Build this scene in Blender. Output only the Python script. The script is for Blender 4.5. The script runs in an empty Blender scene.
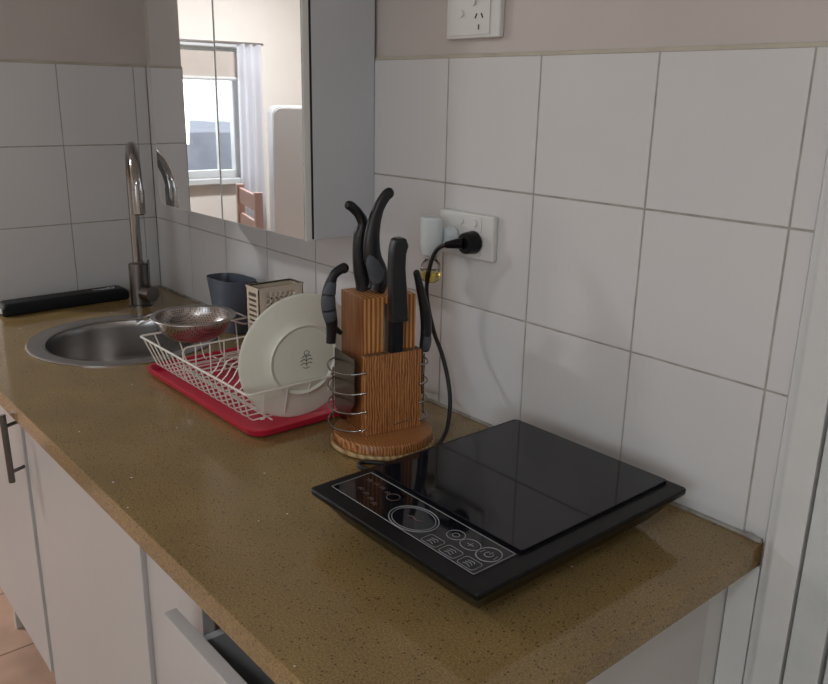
import bpy, bmesh, math, random
from mathutils import Vector, Matrix
random.seed(7)
PI = math.pi
scene = bpy.context.scene
COL = scene.collection

# ------------------------------------------------------------------ camera
cam_data = bpy.data.cameras.new('camera')
cam = bpy.data.objects.new('camera', cam_data)
COL.objects.link(cam)
yaw, pitch, roll = -.8601, -.2904, .0199
fw = Vector((math.sin(yaw)*math.cos(pitch), math.cos(yaw)*math.cos(pitch), math.sin(pitch)))
rt = fw.cross(Vector((0, 0, 1))).normalized()
up = rt.cross(fw)
R_ = rt*math.cos(roll)+up*math.sin(roll)
U_ = -rt*math.sin(roll)+up*math.cos(roll)
m = Matrix((R_, U_, -fw)).transposed().to_4x4()
m.translation = Vector((2.2549, -.9652, 1.4443))
cam.matrix_world = m
cam_data.sensor_fit = 'HORIZONTAL'
cam_data.sensor_width = 36
cam_data.lens = 822.65/828*36
cam_data.clip_start = .02
scene.camera = cam

# ------------------------------------------------------------------ world, light, exposure
world = bpy.data.worlds.new('sky')
scene.world = world
world.use_nodes = True
wn = world.node_tree
wn.nodes['Background'].inputs[0].default_value = (.86, .93, 1, 1)
wn.nodes['Background'].inputs[1].default_value = 9.0

def area(name, loc, target, sx, sy, power, color):
    d = bpy.data.lights.new(name, 'AREA')
    d.shape = 'RECTANGLE'; d.size = sx; d.size_y = sy
    d.energy = power; d.color = color
    o = bpy.data.objects.new(name, d); COL.objects.link(o)
    o.location = loc
    o.rotation_euler = (Vector(target)-Vector(loc)).to_track_quat('-Z', 'Y').to_euler()
    return o
# added fill light behind the front wall, then daylight outside the left window
area('added_front_fill', (2.55, -3.62, 1.7), (2.4, 0, 1.2), 1.5, 1.1, 26, (.80, .91, 1))
area('daylight_left_window', (-3.0, -1.5, 1.5), (0, -1.6, 1.2), 1.0, .8, 25, (.95, .97, 1))
scene.view_settings.view_transform = 'Standard'
scene.view_settings.look = 'None'
scene.view_settings.gamma = 1
scene.view_settings.use_curve_mapping = False
scene.view_settings.exposure = -1.9

# ------------------------------------------------------------------ materials
def mat(name, color, rough=.5, metal=0, spec=.5, coat=0, trans=0, ior=1.45, emit=None, estr=0):
    m = bpy.data.materials.new(name); m.use_nodes = True
    b = m.node_tree.nodes['Principled BSDF']
    b.inputs['Base Color'].default_value = (*color, 1)
    b.inputs['Roughness'].default_value = rough
    b.inputs['Metallic'].default_value = metal
    b.inputs['Specular IOR Level'].default_value = spec
    b.inputs['Coat Weight'].default_value = coat
    b.inputs['Transmission Weight'].default_value = trans
    b.inputs['IOR'].default_value = ior
    if emit:
        b.inputs['Emission Color'].default_value = (*emit, 1)
        b.inputs['Emission Strength'].default_value = estr
    return m

def nodes(m):
    nt = m.node_tree
    return nt, nt.nodes['Principled BSDF']

def mottled(name, c1, c2, scale, rough=.5, detail=4, bump=0, metal=0, spec=.5, rv=0):
    m = mat(name, c1, rough, metal, spec)
    nt, b = nodes(m)
    tc = nt.nodes.new('ShaderNodeTexCoord')
    n = nt.nodes.new('ShaderNodeTexNoise'); n.inputs['Scale'].default_value = scale; n.inputs['Detail'].default_value = detail
    nt.links.new(tc.outputs['Object'], n.inputs['Vector'])
    r = nt.nodes.new('ShaderNodeValToRGB')
    r.color_ramp.elements[0].position = .35; r.color_ramp.elements[1].position = .65
    r.color_ramp.elements[0].color = (*c1, 1); r.color_ramp.elements[1].color = (*c2, 1)
    nt.links.new(n.outputs['Fac'], r.inputs['Fac'])
    nt.links.new(r.outputs['Color'], b.inputs['Base Color'])
    if bump:
        bp = nt.nodes.new('ShaderNodeBump'); bp.inputs['Strength'].default_value = bump; bp.inputs['Distance'].default_value = .002
        nt.links.new(n.outputs['Fac'], bp.inputs['Height']); nt.links.new(bp.outputs['Normal'], b.inputs['Normal'])
    if rv:
        mr = nt.nodes.new('ShaderNodeMapRange')
        mr.inputs['To Min'].default_value = rough; mr.inputs['To Max'].default_value = rough+rv
        nt.links.new(n.outputs['Fac'], mr.inputs['Value']); nt.links.new(mr.outputs['Result'], b.inputs['Roughness'])
    return m

M = {}
M['tile'] = mottled('white_glazed_tile', (.60, .60, .60), (.63, .625, .62), 3, .13, bump=.02)
M['grout'] = mottled('grout', (.30, .28, .25), (.42, .40, .36), 30, .9)
M['plaster'] = mottled('painted_plaster', (.50, .455, .43), (.54, .49, .46), 4, .45)
M['plaster_far'] = mottled('cream_plaster', (.80, .74, .66), (.83, .77, .70), 4, .6)
M['ceiling'] = mat('ceiling_paint', (.75, .74, .72), .8)
M['sealant'] = mottled('grey_sealant', (.20, .18, .16), (.36, .34, .31), 40, .6)
M['white_paint'] = mottled('white_gloss_paint', (.56, .58, .57), (.62, .63, .62), 6, .3, bump=.03)
M['door_paint'] = mottled('door_paint', (.50, .54, .53), (.57, .60, .59), 14, .35, bump=.06)
M['laminate'] = mottled('white_laminate', (.49, .475, .465), (.52, .505, .495), 2, .35)
M['dark'] = mat('dark_gap', (.012, .012, .012), .9)
M['steel'] = mat('brushed_steel', (.50, .49, .48), .28, 1)
M['steel_dark'] = mat('dark_nickel', (.16, .155, .15), .3, 1)
M['chrome'] = mat('chrome', (.34, .335, .33), .12, 1)
M['blade'] = mat('dark_blade', (.20, .165, .14), .22, 1)
M['nickel'] = mat('satin_nickel', (.20, .19, .185), .3, 1)
M['mirror'] = mat('mirror_silver', (.86, .88, .90), .015, 1)
M['cab_side'] = mottled('cabinet_white_side', (.50, .52, .545), (.52, .54, .565), 3, .3)
M['black_plastic'] = mat('black_plastic', (.008, .009, .011), .5, 0, .25)
M['black_gloss'] = mat('black_glass', (.006, .006, .009), .05, 0, .5)
M['black_satin'] = mat('black_satin_plastic', (.006, .006, .007), .28, 0, .22)
M['rubber'] = mat('black_rubber', (.012, .012, .012), .5)
M['print'] = mat('grey_print', (.24, .25, .26), .5)
M['print_dim'] = mat('dim_red_print', (.075, .045, .04), .5)
M['white_print'] = mat('white_print', (.6, .6, .6), .5)
M['wire'] = mat('white_coated_wire', (.78, .75, .69), .35)
M['red'] = mottled('red_plastic', (.52, .014, .045), (.56, .018, .052), 5, .3)
M['plate'] = mottled('cream_porcelain', (.72, .73, .64), (.75, .76, .67), 6, .12)
M['stamp'] = mat('grey_stamp', (.13, .14, .13), .6)
M['beige'] = mat('beige_plastic', (.60, .53, .42), .45)
M['bluegrey'] = mottled('blue_grey_plastic', (.075, .088, .115), (.085, .098, .128), 6, .35)
M['grip'] = mottled('grey_rubber_grip', (.060, .068, .082), (.075, .083, .10), 60, .6)
M['handle'] = mat('black_handle', (.010, .010, .012), .33)
M['white_plastic'] = mat('white_plastic', (.66, .66, .64), .3)
M['white_plastic2'] = mat('cool_white_plastic', (.60, .66, .67), .35)
M['slot'] = mat('socket_slot', (.06, .055, .05), .7)
M['lt_brown'] = mat('brown_marking', (.12, .08, .05), .6)

def glass(name, color, rough=0.0, ior=1.45):
    return mat(name, color, rough, 0, .5, 0, 1, ior)
M['glass'] = glass('clear_glass', (.97, .97, .95))
M['oil'] = glass('yellow_oil', (.82, .68, .18), 0, 1.4)

def stone():
    m = mat('brown_quartz', (.1, .07, .04), .11, 0, .5)
    nt, b = nodes(m)
    tc = nt.nodes.new('ShaderNodeTexCoord')
    def noise(scale, detail=3):
        n = nt.nodes.new('ShaderNodeTexNoise'); n.inputs['Scale'].default_value = scale; n.inputs['Detail'].default_value = detail
        nt.links.new(tc.outputs['Object'], n.inputs['Vector']); return n
    n1 = noise(420, 2); n2 = noise(9, 2)
    r = nt.nodes.new('ShaderNodeValToRGB')
    e = r.color_ramp.elements
    e[0].position = .28; e[0].color = (.17, .113, .042, 1)
    e[1].position = .72; e[1].color = (.345, .238, .110, 1)
    x = e.new(.5); x.color = (.26, .178, .074, 1)
    nt.links.new(n1.outputs['Fac'], r.inputs['Fac'])
    mx = nt.nodes.new('ShaderNodeMixRGB'); mx.blend_type = 'MULTIPLY'; mx.inputs[0].default_value = .35
    r2 = nt.nodes.new('ShaderNodeValToRGB'); r2.color_ramp.elements[0].color = (.7, .7, .7, 1); r2.color_ramp.elements[0].position = .35
    r2.color_ramp.elements[1].color = (1.1, 1.08, 1, 1); r2.color_ramp.elements[1].position = .65
    nt.links.new(n2.outputs['Fac'], r2.inputs['Fac'])
    nt.links.new(r.outputs['Color'], mx.inputs[1]); nt.links.new(r2.outputs['Color'], mx.inputs[2])
    # dark flecks
    v1 = nt.nodes.new('ShaderNodeTexVoronoi'); v1.inputs['Scale'].default_value = 230
    nt.links.new(tc.outputs['Object'], v1.inputs['Vector'])
    s1 = nt.nodes.new('ShaderNodeSeparateColor'); nt.links.new(v1.outputs['Color'], s1.inputs[0])
    g1 = nt.nodes.new('ShaderNodeMath'); g1.operation = 'GREATER_THAN'; g1.inputs[1].default_value = .80
    nt.links.new(s1.outputs[0], g1.inputs[0])
    l1 = nt.nodes.new('ShaderNodeMath'); l1.operation = 'LESS_THAN'; l1.inputs[1].default_value = .32
    nt.links.new(v1.outputs['Distance'], l1.inputs[0])
    a1 = nt.nodes.new('ShaderNodeMath'); a1.operation = 'MULTIPLY'
    nt.links.new(g1.outputs[0], a1.inputs[0]); nt.links.new(l1.outputs[0], a1.inputs[1])
    a1b = nt.nodes.new('ShaderNodeMath'); a1b.operation = 'MULTIPLY'; a1b.inputs[1].default_value = .75
    nt.links.new(a1.outputs[0], a1b.inputs[0])
    m1 = nt.nodes.new('ShaderNodeMixRGB'); m1.inputs[2].default_value = (.05, .032, .016, 1)
    nt.links.new(a1b.outputs[0], m1.inputs[0]); nt.links.new(mx.outputs[0], m1.inputs[1])
    # white mirror chips
    v2 = nt.nodes.new('ShaderNodeTexVoronoi'); v2.inputs['Scale'].default_value = 75
    nt.links.new(tc.outputs['Object'], v2.inputs['Vector'])
    s2 = nt.nodes.new('ShaderNodeSeparateColor'); nt.links.new(v2.outputs['Color'], s2.inputs[0])
    g2 = nt.nodes.new('ShaderNodeMath'); g2.operation = 'GREATER_THAN'; g2.inputs[1].default_value = .965
    nt.links.new(s2.outputs[1], g2.inputs[0])
    l2 = nt.nodes.new('ShaderNodeMath'); l2.operation = 'LESS_THAN'; l2.inputs[1].default_value = .12
    nt.links.new(v2.outputs['Distance'], l2.inputs[0])
    a2 = nt.nodes.new('ShaderNodeMath'); a2.operation = 'MULTIPLY'
    nt.links.new(g2.outputs[0], a2.inputs[0]); nt.links.new(l2.outputs[0], a2.inputs[1])
    m2 = nt.nodes.new('ShaderNodeMixRGB'); m2.inputs[2].default_value = (.85, .83, .75, 1)
    nt.links.new(a2.outputs[0], m2.inputs[0]); nt.links.new(m1.outputs[0], m2.inputs[1])
    nt.links.new(m2.outputs[0], b.inputs['Base Color'])
    return m
M['stone'] = stone()

def wood(name, c1, c2, c3, scale, distort, rough=.4, vec=(1, 1, .12), bands=True):
    m = mat(name, c1, rough)
    nt, b = nodes(m)
    tc = nt.nodes.new('ShaderNodeTexCoord')
    mp = nt.nodes.new('ShaderNodeMapping'); mp.inputs['Scale'].default_value = vec
    nt.links.new(tc.outputs['Object'], mp.inputs['Vector'])
    w = nt.nodes.new('ShaderNodeTexWave'); w.wave_type = 'BANDS'; w.bands_direction = 'Y'
    w.inputs['Scale'].default_value = scale; w.inputs['Distortion'].default_value = distort
    w.inputs['Detail'].default_value = 3; w.inputs['Detail Scale'].default_value = 1.6
    nt.links.new(mp.outputs['Vector'], w.inputs['Vector'])
    n = nt.nodes.new('ShaderNodeTexNoise'); n.inputs['Scale'].default_value = scale*9; n.inputs['Detail'].default_value = 3
    mp2 = nt.nodes.new('ShaderNodeMapping'); mp2.inputs['Scale'].default_value = (vec[0], vec[1], vec[2]*.25)
    nt.links.new(tc.outputs['Object'], mp2.inputs['Vector']); nt.links.new(mp2.outputs['Vector'], n.inputs['Vector'])
    ad = nt.nodes.new('ShaderNodeMath'); ad.operation = 'MULTIPLY_ADD'; ad.inputs[1].default_value = .5
    ad2 = nt.nodes.new('ShaderNodeMath'); ad2.operation = 'MULTIPLY'; ad2.inputs[1].default_value = .5
    nt.links.new(w.outputs['Fac'], ad2.inputs[0])
    nt.links.new(n.outputs['Fac'], ad.inputs[0]); nt.links.new(ad2.outputs[0], ad.inputs[2])
    r = nt.nodes.new('ShaderNodeValToRGB'); e = r.color_ramp.elements
    e[0].position = .2; e[0].color = (*c1, 1); e[1].position = .8; e[1].color = (*c3, 1)
    x = e.new(.5); x.color = (*c2, 1)
    nt.links.new(ad.outputs[0], r.inputs['Fac']); nt.links.new(r.outputs['Color'], b.inputs['Base Color'])
    return m
M['wood_up'] = wood('striped_acacia', (.17, .052, .014), (.42, .175, .052), (.66, .34, .12), 42, 2.2, .38)
M['wood_low'] = wood('cathedral_acacia', (.15, .045, .016), (.34, .135, .045), (.54, .26, .095), 70, 6, .38, (1, 1, .26))
M['wood_base'] = wood('pale_acacia', (.24, .13, .05), (.42, .28, .12), (.50, .36, .17), 30, 3, .4, (1, 1, 1))
M['wood_step'] = wood('end_grain', (.11, .05, .022), (.17, .085, .038), (.22, .12, .055), 26, 2, .5, (1, 1, 1))

def floor_mat():
    m = mat('terracotta_floor_tile', (.4, .25, .18), .45)
    nt, b = nodes(m)
    tc = nt.nodes.new('ShaderNodeTexCoord')
    mp = nt.nodes.new('ShaderNodeMapping'); mp.inputs['Location'].default_value = (.148, .1, 0)
    nt.links.new(tc.outputs['Object'], mp.inputs['Vector'])
    br = nt.nodes.new('ShaderNodeTexBrick'); br.offset = 0
    br.inputs['Scale'].default_value = 1; br.inputs['Brick Width'].default_value = .297; br.inputs['Row Height'].default_value = .297
    br.inputs['Mortar Size'].default_value = .003; br.inputs['Color1'].default_value = (.43, .265, .185, 1)
    br.inputs['Color2'].default_value = (.47, .30, .21, 1); br.inputs['Mortar'].default_value = (.16, .095, .065, 1)
    nt.links.new(mp.outputs['Vector'], br.inputs['Vector'])
    n = nt.nodes.new('ShaderNodeTexNoise'); n.inputs['Scale'].default_value = 9
    nt.links.new(tc.outputs['Object'], n.inputs['Vector'])
    mx = nt.nodes.new('ShaderNodeMixRGB'); mx.blend_type = 'OVERLAY'; mx.inputs[0].default_value = .35
    nt.links.new(br.outputs['Color'], mx.inputs[1]); nt.links.new(n.outputs['Fac'], mx.inputs[2])
    nt.links.new(mx.outputs[0], b.inputs['Base Color'])
    return m
M['floor'] = floor_mat()

def curtain_mat():
    m = bpy.data.materials.new('sheer_curtain'); m.use_nodes = True
    nt = m.node_tree; nt.nodes.clear()
    o = nt.nodes.new('ShaderNodeOutputMaterial')
    d = nt.nodes.new('ShaderNodeBsdfDiffuse'); d.inputs[0].default_value = (.9, .9, .92, 1)
    t = nt.nodes.new('ShaderNodeBsdfTranslucent'); t.inputs[0].default_value = (.9, .9, .93, 1)
    mx = nt.nodes.new('ShaderNodeMixShader'); mx.inputs[0].default_value = .6
    nt.links.new(d.outputs[0], mx.inputs[1]); nt.links.new(t.outputs[0], mx.inputs[2])
    nt.links.new(mx.outputs[0], o.inputs[0])
    return m
M['curtain'] = curtain_mat()

# ------------------------------------------------------------------ mesh helpers
class MB:
    """collects shapes and links them as one mesh object"""
    def __init__(s):
        s.bm = bmesh.new(); s.mats = []; s.cur = 0; s.xf = None
    def mat(s, m):
        if m not in s.mats: s.mats.append(m)
        s.cur = s.mats.index(m); return s
    def _fin(s, new):
        for f in new: f.material_index = s.cur
    def _merge(s, b2):
        if s.xf is not None: bmesh.ops.transform(b2, matrix=s.xf, verts=b2.verts)
        me = bpy.data.meshes.new('tmp'); b2.to_mesh(me); b2.free()
        n0 = len(s.bm.faces)
        s.bm.from_mesh(me); bpy.data.meshes.remove(me)
        s.bm.faces.ensure_lookup_table()
        s._fin(s.bm.faces[n0:])
        return s
    def box(s, x0, x1, y0, y1, z0, z1, bev=0, seg=2):
        b = bmesh.new()
        bmesh.ops.create_cube(b, size=1)
        bmesh.ops.scale(b, vec=(abs(x1-x0), abs(y1-y0), abs(z1-z0)), verts=b.verts)
        bmesh.ops.translate(b, vec=((x0+x1)/2, (y0+y1)/2, (z0+z1)/2), verts=b.verts)
        if bev: bmesh.ops.bevel(b, geom=b.edges[:], offset=bev, segments=seg, affect='EDGES', profile=.5)
        return s._merge(b)
    def cyl(s, p0, p1, r0, r1=None, n=24, caps=True, bev=0):
        r1 = r0 if r1 is None else r1
        p0 = Vector(p0); p1 = Vector(p1); d = p1-p0
        b = bmesh.new()
        bmesh.ops.create_cone(b, cap_ends=caps, segments=n, radius1=r0, radius2=r1, depth=d.length)
        if bev:
            es = [e for e in b.edges if abs(e.verts[0].co.z-e.verts[1].co.z) < 1e-6]
            bmesh.ops.bevel(b, geom=es, offset=bev, segments=2, affect='EDGES', profile=.5)
        q = d.to_track_quat('Z', 'Y').to_matrix().to_4x4(); q.translation = (p0+p1)/2
        bmesh.ops.transform(b, matrix=q, verts=b.verts)
        return s._merge(b)
    def ball(s, c, r, sc=(1, 1, 1), n=20):
        b = bmesh.new(); bmesh.ops.create_uvsphere(b, u_segments=n, v_segments=max(8, n//2), radius=r)
        bmesh.ops.scale(b, vec=sc, verts=b.verts); bmesh.ops.translate(b, vec=c, verts=b.verts)
        return s._merge(b)
    def lathe(s, prof, c=(0, 0, 0), n=48, sx=1, sy=1):
        b = bmesh.new(); rings = []
        for r, z in prof:
            if r < 1e-6: rings.append([b.verts.new((c[0], c[1], c[2]+z))])
            else: rings.append([b.verts.new((c[0]+sx*r*math.cos(2*PI*k/n), c[1]+sy*r*math.sin(2*PI*k/n), c[2]+z)) for k in range(n)])
        for A, B in zip(rings, rings[1:]):
            for k in range(n):
                k2 = (k+1) % n
                if len(A) == 1 and len(B) == 1: continue
                if len(A) == 1: b.faces.new((A[0], B[k2], B[k]))
                elif len(B) == 1: b.faces.new((A[k], A[k2], B[0]))
                else: b.faces.new((A[k], A[k2], B[k2], B[k]))
        bmesh.ops.recalc_face_normals(b, faces=b.faces)
        return s._merge(b)
    def prism(s, pts, axis, a0, a1, bev=0):
        """pts polygon in the two other axes (in order), extruded along axis"""
        b = bmesh.new()
        def P(u, v, w): return {0: (w, u, v), 1: (u, w, v), 2: (u, v, w)}[axis]
        A = [b.verts.new(P(u, v, a0)) for u, v in pts]; B = [b.verts.new(P(u, v, a1)) for u, v in pts]
        b.faces.new(A); b.faces.new(B[::-1])
        n = len(pts)
        for i in range(n): b.faces.new((A[i], A[(i+1) % n], B[(i+1) % n], B[i]))
        bmesh.ops.recalc_face_normals(b, faces=b.faces)
        if bev: bmesh.ops.bevel(b, geom=b.edges[:], offset=bev, segments=2, affect='EDGES', profile=.5)
        return s._merge(b)
    def tube(s, pts, r, n=8, closed=False, axis=None, flat=1.0, caps=True):
        """sweep; r number or list; axis = fixed thin axis with factor flat"""
        pts = [Vector(p) for p in pts]; N = len(pts)
        rs = r if isinstance(r, (list, tuple)) else [r]*N
        b = bmesh.new(); rings = []
        prev = None
        for i, p in enumerate(pts):
            if closed: t = (pts[(i+1) % N]-pts[i-1]).normalized()
            else: t = (pts[min(i+1, N-1)]-pts[max(i-1, 0)]).normalized()
            if axis is not None: a = Vector(axis)
            elif prev is None: a = Vector((0, 0, 1)) if abs(t.z) < .9 else Vector((1, 0, 0))
            else: a = prev
            a = (a-t*a.dot(t)).normalized(); prev = a
            bb = t.cross(a)
            rings.append([b.verts.new(p+a*rs[i]*flat*math.cos(2*PI*k/n)+bb*rs[i]*math.sin(2*PI*k/n)) for k in range(n)])
        M_ = N if closed else N-1
        for i in range(M_):
            A, B = rings[i], rings[(i+1) % N]
            for k in range(n): b.faces.new((A[k], A[(k+1) % n], B[(k+1) % n], B[k]))
        if not closed and caps: b.faces.new(rings[0][::-1]); b.faces.new(rings[-1])
        bmesh.ops.recalc_face_normals(b, faces=b.faces)
        return s._merge(b)
    def build(s, name, material=None, parent=None, smooth=35):
        me = bpy.data.meshes.new(name)
        for f in s.bm.faces: f.smooth = True
        ang = math.radians(smooth)
        for e in s.bm.edges:
            if len(e.link_faces) == 2 and e.calc_face_angle(0) > ang: e.smooth = False
        s.bm.to_mesh(me); s.bm.free()
        if s.mats:
            for m in s.mats: me.materials.append(m)
        else: me.materials.append(material)
        o = bpy.data.objects.new(name, me); COL.objects.link(o)
        if parent: o.parent = parent
        wnm = o.modifiers.new('weighted', 'WEIGHTED_NORMAL'); wnm.keep_sharp = True; wnm.weight = 100
        return o

def tag(o, label=None, cat=None, group=None, kind=None):
    if label: o['label'] = label
    if cat: o['category'] = cat
    if group: o['group'] = group
    if kind: o['kind'] = kind
    return o
def thing(name, label, cat, loc=(0, 0, 0), rz=0, group=None):
    o = bpy.data.objects.new(name, None); COL.objects.link(o)
    o.empty_display_size = .05
    o.location = loc; o.rotation_euler = (0, 0, rz)
    return tag(o, label, cat, group)
def smoothpath(pts, k=6, closed=False):
    """Catmull-Rom through points"""
    P = [Vector(p) for p in pts]; n = len(P); out = []
    rng = n if closed else n-1
    for i in range(rng):
        p0 = P[(i-1) % n] if closed or i > 0 else P[0]
        p1 = P[i]; p2 = P[(i+1) % n]
        p3 = P[(i+2) % n] if closed or i+2 < n else P[-1]
        for j in range(k):
            t = j/k
            out.append(.5*((2*p1)+(p2-p0)*t+(2*p0-5*p1+4*p2-p3)*t*t+(3*p1-p0-3*p2+p3)*t**3))
    if not closed: out.append(P[-1])
    return out
def lerp_list(vals, k):
    out = []
    for a, b in zip(vals, vals[1:]):
        for j in range(k): out.append(a+(b-a)*j/k)
    return out+[vals[-1]]
def rrect(x0, x1, y0, y1, r, z, n=6):
    out = []
    for cx, cy, a0 in ((x1-r, y1-r, 0), (x0+r, y1-r, PI/2), (x0+r, y0+r, PI), (x1-r, y0+r, 1.5*PI)):
        for k in range(n+1):
            a = a0+PI/2*k/n
            out.append((cx+r*math.cos(a), cy+r*math.sin(a), z))
    return out

# ================================================================== SETTING
CT = .9          # worktop height
TT = 1.506       # top of the tiling
# floor / ceiling
tag(MB().box(-2.6, 3.5, -3.4, .1, -.1, 0).build('floor', M['floor']), kind='structure')
tag(MB().box(-2.6, 3.5, -3.4, .1, 2.45, 2.55).build('ceiling', M['ceiling']), kind='structure')
# back wall, with the doorway on the right
b = MB().box(-2.6, 1.889, .007, .1, 0, 2.45).box(2.72, 3.5, .007, .1, 0, 2.45).box(1.889, 2.72, .007, .1, 2.08, 2.45)
wall_back = tag(b.build('wall_back', M['plaster']), kind='structure')
# end wall beside the sink
wall_end = tag(MB().box(-.1, -.007, -.437, .007, 0, 2.45).build('wall_end', M['plaster']), kind='structure')
# left wall of the room, with a window
WY0, WY1, WZ0, WZ1 = -1.98, -.95, .93, 1.70
b = MB().box(-2.6, -2.5, -3.4, .1, 0, WZ0).box(-2.6, -2.5, -3.4, .1, WZ1, 2.45)
b.box(-2.6, -2.5, WY1, .1, WZ0, WZ1).box(-2.6, -2.5, -3.4, WY0, WZ0, WZ1)
tag(b.build('wall_left', M['plaster_far']), kind='structure')
# front wall (behind the photographer), with an opening added for the fill light
b = MB().box(-2.5, 3.5, -3.4, -3.3, 0, 1.0).box(-2.5, 3.5, -3.4, -3.3, 2.3, 2.45)
b.box(-2.5, 1.75, -3.4, -3.3, 1.0, 2.3).box(3.35, 3.5, -3.4, -3.3, 1.0, 2.3)
tag(b.build('wall_front', M['plaster_far']), kind='structure')
tag(MB().box(3.4, 3.5, -3.4, .1, 0, 2.45).build('wall_right', M['plaster_far']), kind='structure')

def windowframe(name, axis, a0, a1, z0, z1, w0, w1):
    b = MB()
    t = .045
    def bx(u0, u1, zz0, zz1):
        if axis == 'x': b.box(w0, w1, u0, u1, zz0, zz1, .003)
        else: b.box(u0, u1, w0, w1, zz0, zz1, .003)
    bx(a0, a0+t, z0, z1); bx(a1-t, a1, z0, z1); bx(a0+t, a1-t, z0, z0+t); bx(a0+t, a1-t, z1-t, z1)
    mid = (a0+a1)/2; bx(mid-t/2, mid+t/2, z0+t, z1-t)
    return tag(b.build(name, M['white_paint']), kind='structure')
windowframe('window_1', 'x', WY0, WY1, WZ0, WZ1, -2.57, -2.52)
windowframe('added_window', 'y', 1.75, 3.35, 1.0, 2.3, -3.37, -3.32)  # unseen frame, added around the opening of the front fill light
tag(MB().box(-2.52, -2.44, WY0-.04, WY1+.04, WZ0-.035, WZ0, .006).box(-2.52, -2.47, WY0-.04, WY1+.04, WZ1, WZ1+.035, .004).build('window_sill', M['white_paint']), kind='structure')

# tiles: one object per wall, each tile a bevelled slab over grout
XL0 = 1.8066
TH = .2025
def tiles(name, spans, rows, axis, parent):
    b = MB()
    b.mat(M['tile'])
    g = .0013
    for (a0, a1) in spans:
        for (z0, z1) in rows:
            if axis == 'y': b.box(a0+g, a1-g, 0, .007, z0+g, z1-g, .0011, 2)
            else: b.box(-.007, 0, a0+g, a1-g, z0+g, z1-g, .0011, 2)
            # slight lippage of each tile
    b.mat(M['grout'])
    A0, A1 = spans[0][0], spans[-1][1]
    if axis == 'y': b.box(A0, A1, .0012, .0069, .86, TT)
    else: b.box(-.0069, -.0012, A0, A1, .86, TT)
    o = b.build(name, None, parent)
    return tag(o, kind='structure')
rows = [(TT-TH*(k+1), TT-TH*k) for k in range(3)]
xs = [XL0-.2*k for k in range(10)]            # 1.8066 ... .0066
spans = [(xs[k+1], xs[k]) for k in range(9)][::-1]
spans[0] = (0.0, spans[0][1])
spans.append((XL0, 1.8375))
tiles('wall_back_tiling', spans, rows, 'y', wall_back)
tiles('wall_end_tiling', [(-.436, -.236), (-.236, -.036), (-.036, 0)] if False else [(-.437, -.436), (-.436, -.236), (-.236, -.036), (-.036, 0)], rows, 'x', wall_end)
# cream bead along the top of the tiles
tag(MB().box(-.0, 1.8375, .001, .008, TT-.001, TT+.0045, .001).box(-.008, -.001, -.437, 0, TT-.001, TT+.0045, .001).build('trim_1', mottled('cream_bead', (.40, .37, .30), (.50, .47, .38), 12, .6)), kind='structure')
# sealant bead between worktop and tiles
b = MB().tube([(0.01, -.002, CT+.001), (.6, -.002, CT+.0012), (1.2, -.002, CT+.001), (1.834, -.0025, CT+.0015)], .0035, 8)
b.tube([(.002, -.004, CT+.001), (.002, -.462, CT+.001)], .0035, 8)
b.tube([(1.806, -.002, CT+.002), (1.818, -.004, CT+.003), (1.828, -.005, CT+.002), (1.834, -.004, CT+.003)], [.003, .005, .0045, .003], 8)
tag(b.build('trim_2', M['sealant']), kind='structure')
# painted batten behind the cabinet end
tag(MB().box(1.772, 1.798, -.05, .006, 0, .866, .002).box(1.7995, 1.8375, -.006, .0065, 0, .866, .001).build('trim_3', M['white_paint']), kind='structure')

# door frame (moulded) and door
prof = [(1.8385, .007), (1.8385, -.006), (1.842, -.011), (1.848, -.012), (1.852, -.0155), (1.858, -.018), (1.874, -.018), (1.877, -.0165), (1.8885, -.0165), (1.8890, -.016), (1.8890, .007)]
b = MB().prism(prof, 2, 0, 2.11)
b.box(1.8385, 2.77, -.018, .007, 2.08, 2.13, .003).box(2.722, 2.77, -.018, .007, 0, 2.08, .003)
b.box(1.868, 1.8885, .007, .06, 0, 2.08)
tag(b.build('trim_4', M['white_paint']), kind='structure')
b = MB().mat(M['door_paint'])
b.box(1.8922, 1.9335, -.014, .03, .01, 2.07, .0025)
b.box(1.9375, 2.715, -.010, .03, .01, 2.07, .003)
b.mat(M['dark']).box(1.889, 2.718, .028, .034, .005, 2.075)
tag(b.build('door_1'), kind='structure')

# ================================================================== WORKTOP
def worktop():
    x0, x1, y0, y1, z0, z1 = .001, 1.835, -.608, -.0005, CT-.0325, CT
    cx, cy, r = .457, -.291, .196
    b = bmesh.new()
    outer = [b.verts.new(p) for p in ((x0, y0, z1), (x1, y0, z1), (x1, y1, z1), (x0, y1, z1))]
    n = 64
    inner = [b.verts.new((cx+r*math.cos(2*PI*k/n), cy+r*math.sin(2*PI*k/n), z1)) for k in range(n)]
    es = [b.edges.new((outer[i], outer[(i+1) % 4])) for i in range(4)]
    es += [b.edges.new((inner[i], inner[(i+1) % n])) for i in range(n)]
    bmesh.ops.triangle_fill(b, use_beauty=True, edges=es)
    top = b.faces[:]
    for f in top:
        if f.normal.z < 0: f.normal_flip()
    ret = bmesh.ops.extrude_face_region(b, geom=top)
    vs = [g for g in ret['geom'] if isinstance(g, bmesh.types.BMVert)]
    bmesh.ops.translate(b, vec=(0, 0, z0-z1), verts=vs)
    bmesh.ops.recalc_face_normals(b, faces=b.faces)
    # arris
    ed = [e for e in b.edges if len(e.link_faces) == 2 and all(abs(v.co.z-z1) < 1e-6 for v in e.verts)
          and e.calc_face_angle(0) > 1 and (all(abs(v.co.y-y0) < 1e-5 for v in e.verts) or all(abs(v.co.x-x1) < 1e-5 for v in e.verts))]
    bmesh.ops.bevel(b, geom=ed, offset=.0022, segments=2, affect='EDGES', profile=.5)
    m = MB(); m.bm.free(); m.bm = b
    return m.build('kitchen_worktop', M['stone'])
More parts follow.
